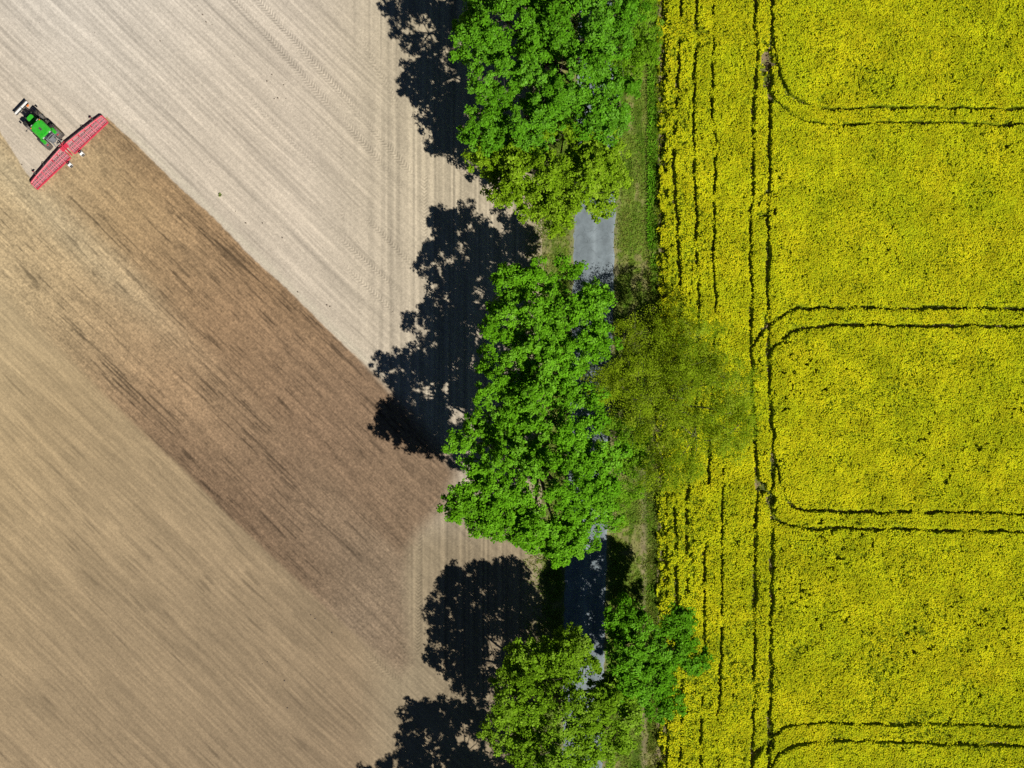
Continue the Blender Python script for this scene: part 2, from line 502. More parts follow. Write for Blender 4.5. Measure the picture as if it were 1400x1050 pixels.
# ------------------------------------------------------------------ oilseed rape
X0, X1, Y0, Y1 = 897, 1560, -170, 1220
TRAM = [
    [(1031, -200), (1031, 0), (1031, 50), (1033, 80), (1029, 150), (1026, 300), (1025, 430), (1025, 480), (1028, 560), (1030, 600), (1034, 660), (1031, 740), (1030, 900), (1027, 1050), (1027, 1250)],
    [(1054, -200), (1054, 0), (1054, 50), (1049, 90), (1050, 130), (1050, 200), (1049, 300), (1048, 430), (1048, 480), (1052, 560), (1055, 600), (1054, 660), (1054, 740), (1052, 900), (1050, 1050), (1050, 1250)],
    [(1054, 50), (1060, 90), (1072, 120), (1085, 136), (1105, 146), (1135, 150), (1250, 149), (1400, 150), (1600, 151)],
    [(1033, 82), (1045, 112), (1057, 138), (1080, 157), (1105, 168), (1135, 172), (1250, 170), (1400, 171), (1600, 172)],
    [(1025, 478), (1036, 458), (1050, 443), (1066, 434), (1078, 426), (1095, 422), (1150, 421), (1250, 421), (1400, 423), (1600, 424)],
    [(1049, 484), (1058, 472), (1070, 462), (1085, 453), (1110, 447), (1150, 445), (1250, 445), (1400, 447), (1600, 448)],
    [(1055, 610), (1060, 640), (1070, 675), (1085, 693), (1110, 697), (1150, 698), (1250, 699), (1400, 701), (1600, 702)],
    [(1054, 705), (1068, 714), (1090, 719), (1150, 722), (1250, 723), (1400, 726), (1600, 727)],
    [(1028, 1035), (1042, 1014), (1060, 998), (1085, 989), (1120, 986), (1250, 987), (1400, 990), (1600, 992)],
    [(1051, 1050), (1062, 1030), (1080, 1018), (1110, 1012), (1150, 1010), (1250, 1013), (1400, 1017), (1600, 1019)],
]
TRAM_W = [2.4, 2.7, 2.1, 1.8, 2.3, 2.1, 2.0, 2.1, 2.4, 2.2]
ROWS = [  # thinner gaps along the field edge
    [(906, -200), (906, 0), (905, 100), (900, 200), (898, 330), (900, 430), (903, 680), (905, 800), (903, 1000), (903, 1250)],
    [(931, -200), (931, 0), (928, 70), (923, 150), (920, 220), (926, 330), (928, 430), (925, 560), (922, 720), (924, 850), (912, 1000), (912, 1250)],
    [(951, -200), (951, 0), (951, 50), (947, 150), (950, 300), (953, 420), (950, 560), (937, 720), (940, 840), (929, 1000), (929, 1250)],
    [(975, -200), (975, 0), (974, 50), (972, 150), (977, 210), (974, 330), (976, 440), (972, 560), (963, 740), (962, 850), (957, 1000), (957, 1250)],
    [(988, 640), (985, 740), (986, 830), (984, 900), (980, 1000), (980, 1250)],
]
ROW_W = [2.8, 2.4, 2.1, 2.0, 1.7]
STEP = 1.0
gxs = np.arange(X0 - 2, X1 + 3, STEP); gys = np.arange(Y0 - 2, Y1 + 3, STEP)
GX, GY = np.meshgrid(gxs, gys)
gap = np.zeros(GX.shape)
wobx = GX + (fbm(GX / 16, GY / 16, 121, 3) - .5) * 6.5; woby = GY + (fbm(GX / 16, GY / 16, 122, 3) - .5) * 6.5
for pl, w in zip(TRAM, TRAM_W):
    d = seg_dist(wobx, woby, cspline(pl, 6)) + (vn(GX / 2.6, GY / 2.6, 123) - .5) * 1.6
    wl = w * (.55 + .55 * vn(GX / 22, GY / 22, 128) + .45 * vn(GX / 6, GY / 6, 129))
    gap = np.maximum(gap, smooth(wl + 1.1, wl - 1.1, d) * (.55 + .45 * smooth(.22, .40, vn(GX / 13, GY / 13, 127))))
for k, (pl, w) in enumerate(zip(ROWS, ROW_W)):
    d = seg_dist(wobx, woby, cspline(pl, 6)) + (vn(GX / 2.6, GY / 2.6, 124 + k) - .5) * 1.6
    brk = smooth(.50, .66, fbm(GX / 30, GY / 14, 130, 2)) if k == 0 else smooth(.30, .50, fbm(GX / 60, GY / 16, 131 + k, 2))
    gap = np.maximum(gap, smooth(w + .9, w - .9, d) * brk)
# thin spots and holes
hol = fbm(GX / 7, GY / 6, 141, 2); reg = fbm(GX / 70, GY / 60, 142, 2)
gap = np.maximum(gap, smooth(.83, .92, hol + (reg - .5) * .46) * .75)
# churned earth where the tracks turn
for (cx, cy, r) in ((1049, 84, 11), (1050, 112, 9), (1043, 97, 7), (1054, 135, 6), (1034, 95, 5), (1048, 446, 8), (1053, 684, 9), (1040, 664, 6), (1050, 1018, 7), (903, 195, 9)):
    gap = np.maximum(gap, smooth(r, r - 4, np.hypot((GX - cx) * 1.2, (GY - cy) * .7) - 1.5 + (vn(GX / 4, GY / 4, 151) - .5) * 10))
edge = smooth(896, 914, GX + (fbm(GX / 7, GY / 9, 152, 3) - .5) * 46)
gap = np.maximum(gap, 1 - edge)


def gapf(px, py):
    a = np.clip(((px - gxs[0]) / STEP).round().astype(int), 0, len(gxs) - 1)
    b = np.clip(((py - gys[0]) / STEP).round().astype(int), 0, len(gys) - 1)
    return gap[b, a]


def crop_soil_attrs(px, py):
    n = fbm(px / 6, py / 6, 161, 3); n2 = fbm(px / 50, py / 50, 162, 2)
    c = np.tile(np.array([150., 128., 100.]), (len(px), 1)) * (.75 + .5 * n)[:, None]
    w = smooth(.42, .62, fbm(px / 12, py / 12, 163, 3))[:, None] * .75
    c = c * (1 - w) + np.array([82., 98., 34.]) * w
    return {'col': lin(c) / K, 'z': .05 * (n - .5)}


xs = np.arange(906, 1602, 3.0); ys = np.arange(-400, 1452, 3.0)
cs = link('crop_soil', grid_mesh('crop_soil', xs, ys, None, crop_soil_attrs), soil_mat('crop_earth'))
tag(cs, kind='structure')


def quads(c, u, v):
    """rhombic blades: centres c, half vectors u (length) and v (width) -> V,F"""
    n = len(c)
    V = np.stack([c - u, c + v - u * .1, c + u, c - v - u * .1], 1).reshape(-1, 3)
    F = np.arange(4 * n).reshape(n, 4)
    return V, F


def rand_unit(n):
    a = rng.normal(size=(n, 3))
    return a / np.linalg.norm(a, axis=1, keepdims=True)


def frame(nrm):
    r = rand_unit(len(nrm))
    u = np.cross(nrm, r); u /= np.linalg.norm(u, axis=1, keepdims=True) + 1e-9
    v = np.cross(nrm, u)
    return u, v


def norm(a): return a / (np.linalg.norm(a, axis=1, keepdims=True) + 1e-9)


def rape():
    Vs, Fs, vs, ms = [], [], [], []
    off = 0
    def push(V, F, v, m):
        nonlocal off
        Vs.append(V); Fs.append(F + off); vs.append(v); ms.append(np.full(len(F), m)); off += len(V)
    area = (X1 - X0) * (Y1 - Y0) / S / S
    # leafy under-storey: height field that drops to the soil in the gaps
    xs = np.arange(X0, X1, 1.9); ys = np.arange(Y0, Y1, 1.9)
    PX, PY = np.meshgrid(xs, ys); px = PX.ravel(); py = PY.ravel()
    g = gapf(px, py)
    z = (.74 + .30 * (vn(px / 2.4, py / 2.4, 171) - .5) + .25 * (fbm(px / 9, py / 9, 172, 2) - .5)) * (1 - g) - .06 * g
    V = np.stack([wx(px), wy(py), z], 1)
    i = np.arange(len(px)).reshape(len(ys), len(xs))
    F = np.stack([i[1:, :-1].ravel(), i[1:, 1:].ravel(), i[:-1, 1:].ravel(), i[:-1, :-1].ravel()], 1)
    keep = (g[F].min(1) < .75)
    push(V, F[keep], .3 + .4 * rng.random(len(V)), 0)
    # leaves
    N = int(area * 26)
    px = rng.uniform(X0, X1, N); py = rng.uniform(Y0, Y1, N)
    k = rng.random(N) > gapf(px, py) * 1.1; px, py = px[k], py[k]
    n = len(px)
    c = np.stack([wx(px), wy(py), rng.uniform(.75, 1.1, n)], 1)
    nr = norm(rand_unit(n) * .6 + np.array([0, 0, .8])); u, v = frame(nr)
    L = rng.uniform(.07, .13, n)[:, None]
    V, F = quads(c, u * L, v * L * .55); push(V, F, np.repeat(rng.random(n), 4), 0)
    # low growth left standing in the wheel tracks
    N = int(area * 40)
    px = rng.uniform(X0, X1, N); py = rng.uniform(Y0, Y1, N)
    g = gapf(px, py); k = (g > .4) & (rng.random(N) < .22 + .75 * smooth(.45, .65, fbm(px / 7, py / 7, 188, 2))); px, py = px[k], py[k]
    n = len(px)
    c = np.stack([wx(px), wy(py), rng.uniform(.05, .55, n)], 1)
    nr = norm(rand_unit(n) * .7 + np.array([0, 0, .8])); u, v = frame(nr)
    L = rng.uniform(.07, .15, n)[:, None]
    V, F = quads(c, u * L, v * L * .5); push(V, F, np.repeat(rng.random(n) * .6, 4), 0)
    # flower heads: each head two crossing tilted clusters
    N = int(area * 135)
    px = rng.uniform(X0, X1, N); py = rng.uniform(Y0, Y1, N)
    g = gapf(px, py)
    dens = .80 + .9 * (fbm(px / 4.2, py / 4.2, 181, 2) - .5) * 1.3 + .75 * (fbm(px / 34, py / 26, 182, 3) - .5) + .5 * (fbm(px / 120, py / 90, 187, 3) - .5) - .10 * smooth(300, 1000, py) + .55 * (fbm(px / 11, py / 11, 183, 2) - .5)
    row = vn(px / 1.9, py / 60, 184) - .5
    dens = dens + row * .25 - (.30 + .5 * (vn(px / 3.4, py / 45, 189) - .5)) * smooth(992, 915, px)
    k = (rng.random(N) < np.clip(dens, .05, 1)) & (rng.random(N) > g * 1.25)
    px, py, g = px[k], py[k], g[k]
    n = len(px)
    hz = 1.0 + .30 * fbm(px / 9, py / 9, 172, 2) + rng.normal(0, .04, n) - .25 * g
    c = np.stack([wx(px), wy(py), hz], 1)
    hv = np.clip(.5 + rng.normal(0, .22, n) + (fbm(px / 40, py / 40, 186, 3) - .5) * .7, 0, 1)
    for r in range(2):
        nr = norm(rand_unit(n) * .5 + np.array([0, 0, .9])); u, v = frame(nr)
        L = rng.uniform(.045, .10, n)[:, None]
        cc = c + rand_unit(n) * .05
        V, F = quads(cc, u * L, v * L * .8); push(V, F, np.repeat(np.clip(hv + rng.normal(0, .1, n), 0, 1), 4), 1)
    V = np.concatenate(Vs); F = np.concatenate(Fs)
    me = np_mesh('rapeseed_crop', V, F, {'v': np.concatenate(vs)}, np.concatenate(ms))
    return me


rape_leaf = leaf_mat('rape_leaf', (.15, .21, .010), (.25, .32, .010), (.36, .40, .014), .3)
rape_flower = leaf_mat('rape_flower', (.46, .56, .012), (.64, .67, .012), (.80, .735, .018), .38)
ro = link('rapeseed_crop', rape(), [rape_leaf, rape_flower])
tag(ro, 'yellow flowering rapeseed crop with dark tramline gaps', 'rapeseed', kind='stuff')


# ------------------------------------------------------------------ verge grass
def grass():
    N = 150000
    px = np.concatenate([rng.uniform(716, 906, N), rng.uniform(886, 899, N // 4)])
    py = rng.uniform(-120, 1170, len(px))
    rc = road_c(py); d = np.abs(px - rc)
    n1 = .5 + (fbm(px / 19 + 1.5 * vn(px / 9, py / 9, 104), py / 27 + 1.5 * vn(px / 9, py / 9, 105), 101, 5) - .5) * .8; n3 = fbm(px / 7, py / 40, 103, 3)
    p = smooth(27, 36, d + (vn(px / 3, py / 3, 191) - .5) * 8) * (.15 + .85 * smooth(.66, .42, n1)) * smooth(714, 745, px + (vn(px / 10, py / 14, 192) - .5) * 24)
    p = p * (1 - .85 * np.exp(-((px - 885) / 2.4) ** 2) * smooth(420, 330, py)) * smooth(903, 896, px)
    k = rng.random(len(px)) < p
    px, py, n1, n3 = px[k], py[k], n1[k], n3[k]
    n = len(px)
    strip = np.exp(-((px - 892 + 4 * (n3 - .5)) / 5) ** 2) * smooth(470, 330, py)
    L = (rng.uniform(.10, .2, n) * (1 + .8 * strip))[:, None]
    tilt = norm(np.stack([rng.normal(0, .8, n), rng.normal(0, .8, n), np.full(n, .42)], 1))
    u = tilt; _, v = frame(u)
    c = np.stack([wx(px), wy(py), np.full(n, .02)], 1) + u * L
    V, F = quads(c, u * L, v * L * rng.uniform(.16, .3, n)[:, None])
    val = np.clip(.35 + rng.normal(0, .16, n) + strip * .45 + (n3 - .5) * .9 - smooth(.45, .6, n1) * .15, 0, 1)
    return np_mesh('verge_grass', V, F, {'v': np.repeat(val, 4)})


gm = leaf_mat('grass_blade', (.25, .25, .06), (.18, .29, .024), (.16, .44, .014), .3)
tag(link('verge_grass', grass(), gm), 'green roadside grass between the road and the rapeseed', 'grass', kind='stuff')

# ------------------------------------------------------------------ clods lying on the field
def clods():
    m = MB()
    pr = random.Random(4)
    pts = [(54, 31), (219, 56), (372, 102), (287, 222), (375, 135), (322, 289), (336, 305), (386, 325), (405, 353), (447, 417), (451, 419), (407, 399), (359, 305),
           (425, 841), (431, 846), (454, 865), (389, 931), (393, 968), (359, 908), (366, 905), (270, 8), (272, 15), (277, 20), (282, 30), (290, 34), (391, 110), (388, 116), (365, 111), (380, 134), (391, 135), (47, 232), (30, 225)]
    for _ in range(260):
        pts.append((pr.uniform(-20, 700), pr.uniform(-20, 1070)))
    for k, (px, py) in enumerate(pts):
        r = pr.uniform(.05, .115) if k < 32 else pr.uniform(.02, .05)
        x, y = float(wx(px)), float(wy(py))
        vs = []
        for a in range(6):
            q = r * pr.uniform(.7, 1.2); vs.append((x + q * math.cos(a * math.pi / 3), y + q * math.sin(a * math.pi / 3), -.03))
        for a in range(6):
            q = r * pr.uniform(.4, .8); vs.append((x + q * math.cos(a * math.pi / 3), y + q * math.sin(a * math.pi / 3), r * pr.uniform(.6, 1.0)))
        m.add(vs, [(a, (a + 1) % 6, 6 + (a + 1) % 6, 6 + a) for a in range(6)] + [tuple(range(6, 12))])
    return m


tag(clods().build('clods', paint('clod_earth', (.17, .135, .105), .95, wear=.3)), 'dark clods scattered over the pale field', 'clods', kind='stuff')

# a lone weed on the dry field
wm = leaf_mat('weed_leaf', (.25, .30, .10), (.30, .38, .10), (.34, .42, .12), .2)
def weed(px, py):
    rt = empty('weed', (float(wx(px)), float(wy(py)), 0))
    n = 60
    a = rng.uniform(0, 2 * math.pi, n); el = rng.uniform(.3, 1.1, n)
    u = np.stack([np.cos(a) * np.cos(el), np.sin(a) * np.cos(el), np.sin(el)], 1)
    _, v = frame(u); L = rng.uniform(.07, .19, n)[:, None]
    V, F = quads(u * L, u * L, v * L * .35)
    link('leaves', np_mesh('leaves', V, F, {'v': np.repeat(rng.random(n), 4)}), wm, rt)
    m = MB(); m.tube([(0, 0, -.03), (.01, 0, .15), (.0, .02, .3)], [.02, .015, .006], 5); m.build('stem', gm, rt)
    tag(rt, 'lone green weed on the pale field right of the tractor', 'weed')
weed(301, 267)

# ------------------------------------------------------------------ trees
bark = paint('bark', (.11, .09, .07), .95, wear=.35, scale=3)


def tree(name, label, lobes, Ht, Hb, mat, group='trees along the road', leaf=.15, dens=1.15, clump_r=.68, bough_r=1.8, per_clump=52, hole=0.0, seed=0, loose=.32, trunk_at=None):
    """lobes: (px, py, r) in the plan as seen, r in map units; heights in metres"""
    global rng
    rng = np.random.default_rng(1000 + seed)
    pr = random.Random(seed)
    hm = Hb + .6 * (Ht - Hb)
    k = (H - hm) / H
    L = [((px - 700) * k / S, (525 - py) * k / S, r * k / S) for px, py, r in lobes]
    A = sum(l[2] ** 2 for l in L)
    cx = sum(l[0] * l[2] ** 2 for l in L) / A; cy = sum(l[1] * l[2] ** 2 for l in L) / A
    R = max(math.hypot(l[0] - cx, l[1] - cy) + l[2] for l in L)
    if trunk_at: bx, by = (float(wx(trunk_at[0])), float(wy(trunk_at[1])))
    else: bx, by = cx, cy
    rt = empty(name, (bx, by, 0))
    E = []
    for lx, ly, lr in L:
        tt = min(1, math.hypot(lx - cx, ly - cy) / R)
        top = Hb + (Ht - Hb) * math.sqrt(max(.1, 1 - .8 * tt * tt)) + pr.uniform(-.6, .6)
        rz = min(lr * .95, (top - Hb * .75) * .5)
        E.append((np.array([lx, ly, top - rz]), np.array([lr, lr, rz])))
    # boughs on the outside of the lobes
    B = []
    for ci, (c, r) in enumerate(E):
        rr = np.maximum(r - bough_r * .75, r * .45)
        area = 4 * math.pi * ((rr[0] * rr[1] + 2 * rr[0] * rr[2]) / 3)
        n = max(5, int(area * .74 / (bough_r ** 2 * 2.3)))
        for i in range(n):
            zz = 1 - 1.55 * (i + pr.random()) / n
            a = i * 2.39996 + pr.uniform(-.4, .4) + ci
            q = math.sqrt(max(0, 1 - zz * zz))
            d = np.array([q * math.cos(a), q * math.sin(a), zz])
            p = c + d * rr * pr.uniform(.76, 1.10)
            if any(cj != ci and np.sum(((p - c2) / np.maximum(r2 - bough_r * .75, r2 * .45)) ** 2) < .62 for cj, (c2, r2) in enumerate(E)): continue
            if pr.random() < hole: continue
            B.append((p, bough_r * pr.uniform(.7, 1.15), d))
    # clumps on boughs
    CP, CR, CD, CV = [], [], [], []
    for p, br, d in B:
        n = max(4, int(4.6 * (br / clump_r) ** 1.5 * dens))
        bv = pr.uniform(-.12, .12)
        for i in range(n):
            v = Vector((pr.gauss(0, 1), pr.gauss(0, 1), pr.gauss(0, 1))).normalized()
            v = (v + Vector(d) * .35 + Vector((0, 0, .45))).normalized()
            q = np.array(v) * br * pr.uniform(.35, 1.12) * np.array([1, 1, .75])
            CP.append(p + q); CR.append(clump_r * pr.uniform(.55, 1.1)); CD.append(np.array(v)); CV.append(bv + pr.uniform(-.15, .15))
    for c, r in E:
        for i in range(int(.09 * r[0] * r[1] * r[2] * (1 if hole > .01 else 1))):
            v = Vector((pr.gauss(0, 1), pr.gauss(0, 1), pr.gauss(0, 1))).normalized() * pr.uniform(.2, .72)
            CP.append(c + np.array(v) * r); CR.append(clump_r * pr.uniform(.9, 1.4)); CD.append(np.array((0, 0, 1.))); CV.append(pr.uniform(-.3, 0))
    CP = np.array(CP); CR = np.array(CR); CD = np.array(CD); CV = np.array(CV)
    m = per_clump
    idx = np.repeat(np.arange(len(CP)), m)
    dirs = norm(rand_unit(len(idx)) + CD[idx] * .45 + np.array([0, 0, .3]))
    rad = rng.random(len(idx)) ** .5
    ctr = CP[idx] + dirs * (CR[idx] * rad)[:, None] * np.array([1, 1, .62])
    nr = norm(dirs * .5 + np.array([0, 0, .55]) + rand_unit(len(idx)) * .62)
    u, v = frame(nr)
    sz = (rng.uniform(.7, 1.3, len(idx)) * leaf)[:, None]
    nloose = int(len(idx) * loose * .2)
    V, F = quads(ctr, u * sz, v * sz * .62)
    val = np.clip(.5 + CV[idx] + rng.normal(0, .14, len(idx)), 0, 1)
    V = V - np.array([bx, by, 0])
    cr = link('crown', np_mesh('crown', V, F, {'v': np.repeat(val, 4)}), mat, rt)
    # trunk with limbs
    tb = MB()
    fork = Hb * .75
    tr = max(.22, R * .045)
    top = Vector((cx - bx, cy - by, Hb + (Ht - Hb) * .55))
    tb.tube([(0, 0, -.1), (0, 0, .35), (.05, .02, fork * .5), (0.02, 0, fork), top * .5 + Vector((0, 0, fork * .5)), top], [tr * 1.5, tr * 1.05, tr * .95, tr * .85, tr * .5, tr * .15], 9)
    for ci, (c, r) in enumerate(E):
        q = Vector(c) - Vector((bx, by, 0)); q.z -= r[2] * .2
        s = Vector((0, 0, fork * pr.uniform(.85, 1.15)))
        mid = s.lerp(q, .5) + Vector((pr.uniform(-.4, .4), pr.uniform(-.4, .4), pr.uniform(-.2, .6)))
        tb.tube([s, mid, q], [tr * .5, tr * .3, tr * .16], 6)
    for p, br, d in B:
        ci = min(range(len(E)), key=lambda j: np.sum((p - E[j][0]) ** 2))
        a = Vector(E[ci][0]) - Vector((bx, by, E[ci][1][2] * .2)); b = Vector(p) - Vector((bx, by, 0))
        mid = a.lerp(b, .5) + Vector((pr.uniform(-.3, .3), pr.uniform(-.3, .3), pr.uniform(-.4, .1)))
        tb.tube([a, mid, b], [tr * .15, tr * .09, .025], 4)
        for _ in range(3):
            e = b + Vector((pr.gauss(0, .6), pr.gauss(0, .6), pr.uniform(0, .9))) * br * .8
            tb.tube([mid.lerp(b, pr.uniform(.3, .9)), e], [.03, .01], 3)
    tb.build('trunk', bark, rt, smooth_shade=True)
    tag(rt, label, 'tree', group)
    return len(F)


def LM(name, r, g, b, tl=.18):
    return leaf_mat(name, (r * .45, g * .52, b * .6), (r, g, b), (r * 1.75, g * 1.42, b * 6), tl)


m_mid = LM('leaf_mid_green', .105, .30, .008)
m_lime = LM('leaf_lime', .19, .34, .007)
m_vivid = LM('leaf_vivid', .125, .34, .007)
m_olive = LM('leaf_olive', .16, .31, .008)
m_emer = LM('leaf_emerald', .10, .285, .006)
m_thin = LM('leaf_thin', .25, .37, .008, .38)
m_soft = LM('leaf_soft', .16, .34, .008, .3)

nl = 0
nl += tree('broadleaf_tree', 'large mid green tree at the upper end of the road with dark crown gaps',
           [(690, 20, 66), (678, 105, 52), (765, 108, 66), (790, 30, 66), (715, 165, 52), (730, -60, 80), (805, 150, 42), (655, 60, 34), (830, 80, 45), (665, 175, 34), (845, 20, 34), (840, 112, 34), (832, 160, 26)], 18, 5, m_mid, seed=1, hole=.12)
nl += tree('broadleaf_tree', 'lime green tree with its rounded lower edge over the top of the open road',
           [(742, 238, 66), (795, 250, 52), (668, 205, 28), (706, 215, 42), (765, 285, 36), (700, 262, 32), (818, 222, 32), (770, 190, 44), (812, 190, 34), (826, 240, 22), (812, 268, 28)], 15, 4, m_lime, seed=2, clump_r=.75, hole=.05)
nl += tree('broadleaf_tree', 'small fine leaved green tree on the verge at the top edge',
           [(862, 30, 40), (880, 75, 24), (868, -25, 42), (855, 85, 28)], 8.5, 2, m_soft, seed=3, leaf=.10, clump_r=.6, bough_r=1.3, hole=.12)
nl += tree('broadleaf_tree', 'vivid green tree over the road just below the open grey stretch, ragged top',
           [(757, 384, 42), (690, 440, 34), (790, 440, 50), (735, 470, 52), (695, 500, 42), (818, 418, 24), (700, 385, 26), (812, 475, 34), (760, 500, 44), (745, 440, 40)], 16.5, 5, m_vivid, seed=4, hole=.16)
nl += tree('broadleaf_tree', 'biggest vivid green tree in the middle, its wide crown over field and road',
           [(676, 560, 52), (755, 575, 72), (690, 640, 56), (636, 684, 22), (760, 665, 78), (668, 712, 24), (768, 745, 34), (812, 715, 42), (722, 725, 34), (830, 640, 44), (640, 600, 28), (690, 690, 40)], 18, 5, m_vivid, seed=5, hole=.12)
nl += tree('broadleaf_tree', 'low soft green tree on the verge tucked against the biggest crown',
           [(848, 600, 38), (858, 650, 34), (838, 695, 34), (878, 610, 22)], 9, 2.2, m_soft, seed=6, leaf=.10, clump_r=.6, bough_r=1.3, hole=.12)
nl += tree('broadleaf_tree', 'thin olive tree with a see-through crown over the rapeseed edge',
           [(882, 468, 44), (945, 470, 52), (995, 520, 46), (890, 555, 48), (955, 600, 56), (915, 645, 40), (1005, 590, 42), (872, 515, 40), (940, 540, 62), (930, 505, 44), (985, 560, 48), (905, 590, 44), (830, 525, 22)],
           14, 4, m_thin, seed=7, leaf=.085, clump_r=1.1, bough_r=2.1, per_clump=74, dens=1.2, hole=0, trunk_at=(868, 540))
nl += tree('broadleaf_tree', 'olive lime round tree at the bottom, left of the dark emerald tree',
           [(768, 955, 82), (712, 945, 48), (695, 995, 40), (826, 995, 54), (775, 892, 32), (850, 945, 36), (760, 1030, 62), (725, 905, 32)], 16, 4, m_olive, seed=8, clump_r=.75, hole=.05)
nl += tree('broadleaf_tree', 'dark emerald tree between the road and the rapeseed near the bottom',
           [(886, 880, 54), (868, 930, 34), (856, 950, 30), (930, 896, 32), (885, 935, 42), (856, 848, 28), (926, 852, 26), (905, 955, 24), (858, 905, 34)], 14, 3, m_emer, seed=9, clump_r=.7, hole=.10)
nl += tree('broadleaf_tree', 'green tree at the bottom edge, mostly out of the picture below the olive one',
           [(704, 1134, 72), (672, 1128, 50), (760, 1148, 56)], 16, 4, m_vivid, seed=10, hole=.08)
nl += tree('broadleaf_tree', 'tall tree beyond the bottom edge known by its shadow on the soil',
           [(695, 1255, 75), (645, 1240, 45), (755, 1250, 60)], 20, 5, m_mid, seed=11, hole=.08)
print('leaves', nl)
rng = np.random.default_rng(99)

# ------------------------------------------------------------------ tractor
P_green = paint('green_paint', (.005, .40, .008), .4, spec=.25, wear=.12, dust=.22)
P_red = paint('red_paint', (.62, .018, .065), .45, spec=.3, wear=.22, dust=.3)
P_black = paint('black_plastic', (.022, .024, .028), .55, wear=.2, dust=.35)
P_tyre = paint('tyre_rubber', (.045, .045, .048), .9, spec=.2, wear=.3, dust=.45)
P_grey = paint('grey_steel', (.20, .21, .22), .5, wear=.25)
P_tine = paint('worn_steel', (.80, .38, .43), .4, metal=.2, wear=.2)
P_white = paint('white_paint', (.78, .78, .76), .5, wear=.06)
P_orange = paint('orange_lens', (.8, .22, .05), .3)
P_yellow = paint('yellow_rim', (.62, .46, .03), .4)
P_glass = paint('dark_glass', (.03, .04, .05), .08, spec=.8, wear=.02)
P_lens = paint('clear_lens', (.6, .62, .62), .15, spec=.8)

HEAD = math.radians(136)
tr = empty('tractor', (float(wx(73)), float(wy(189)), 0), HEAD)
tag(tr, 'green tractor with a front packer bar pulling the red harrow', 'tractor')


def wheel(parent, name, x, y, r, w, rimmat):
    o = MB().lathe_y([(r * .56, -w * .5), (r * .9, -w * .5), (r * .97, -w * .40), (r * .97, w * .40), (r * .9, w * .5), (r * .56, w * .5)], (x, y, r)).build(name, P_tyre, parent)
    t = MB()
    n = 22
    for k in range(n):
        for s in (-1, 1):
            a = 2 * math.pi * (k + (.25 if s > 0 else -.25)) / n
            M = Matrix.Rotation(-a, 3, 'Y')
            c = Vector((x, y, r)) + M @ Vector((r * .98, s * w * .24, 0))
            bx = [Vector((dx * .07, dy * w * .5, dz * .07 + (dy * s * .10))) for dz in (-.5, .5) for dx, dy in ((-.5, -.5), (.5, -.5), (.5, .5), (-.5, .5))]
            t.add([c + M @ b for b in bx], [(3, 2, 1, 0), (4, 5, 6, 7), (0, 1, 5, 4), (1, 2, 6, 5), (2, 3, 7, 6), (3, 0, 4, 7)])
    t.build('tread', P_tyre, o)
    MB().lathe_y([(.06, -w * .3), (r * .30, -w * .28), (r * .52, -w * .47), (r * .57, -w * .47), (r * .57, w * .47), (r * .52, w * .47), (r * .30, w * .28), (.06, w * .3)], (x, y, r)).build('rim', rimmat, o)
    return o


for s in (-1, 1):
    wheel(tr, 'rear_wheel', 0, s * .98, .98, .62, P_yellow)
    wheel(tr, 'front_wheel', 2.75, s * .92, .72, .50, P_yellow)
    # rear fender: green arch with a black lip
    fm = MB()
    for k in range(7):
        a0 = math.radians(25 + k * 20); a1 = math.radians(45 + k * 20)
        vs = []
        for a in (a0, a1):
            for y in (s * .60, s * 1.10):
                for rr in (1.07, 1.12):
                    vs.append((rr * math.cos(a), y, .98 + rr * math.sin(a)))
        fm.add(vs, [(0, 1, 3, 2), (4, 6, 7, 5), (0, 4, 5, 1), (2, 3, 7, 6), (1, 5, 7, 3), (0, 2, 6, 4)])
    f = fm.build('rear_fender', P_black, tr)
    MB().box((-.12, s * .84, 2.125), (.78, .38, .05)).build('fender_panel', P_green, f, .02)
    MB().box((-.72, s * .84, 1.93), (.10, .22, .08)).build('tail_light', P_red, f, .02)
    ff = MB()
    for k in range(5):
        a0 = math.radians(40 + k * 20); a1 = math.radians(60 + k * 20)
        vs = []
        for a in (a0, a1):
            for y in (s * .70, s * 1.14):
                for rr in (.80, .84):
                    vs.append((2.75 + rr * math.cos(a), y, .72 + rr * math.sin(a)))
        ff.add(vs, [(0, 1, 3, 2), (4, 6, 7, 5), (0, 4, 5, 1), (2, 3, 7, 6), (1, 5, 7, 3), (0, 2, 6, 4)])
    ff.build('front_fender', P_black, tr)
    # steps, fuel tank
    MB().box((1.35, s * .86, .85), (.95, .46, .62)).box((1.35, s * 1.12, .52), (.5, .18, .05)).box((1.35, s * 1.12, .82), (.5, .18, .05)).build('fuel_tank', P_black, tr, .05)
    mm = MB().tube([(1.95, s * .80, 2.5), (2.05, s * 1.15, 2.62), (2.05, s * 1.32, 2.55)], .025, 6)
    mo = mm.build('mirror', P_black, tr)
    MB().box((2.06, s * 1.34, 2.38), (.08, .20, .36)).build('mirror_glass', P_glass, mo, .02)

MB().box((1.35, 0, .95), (3.2, .52, .5)).box((0, 0, .98), (.5, 1.5, .42)).box((2.75, 0, .72), (.32, 1.5, .24)).build('chassis', P_grey, tr, .03)
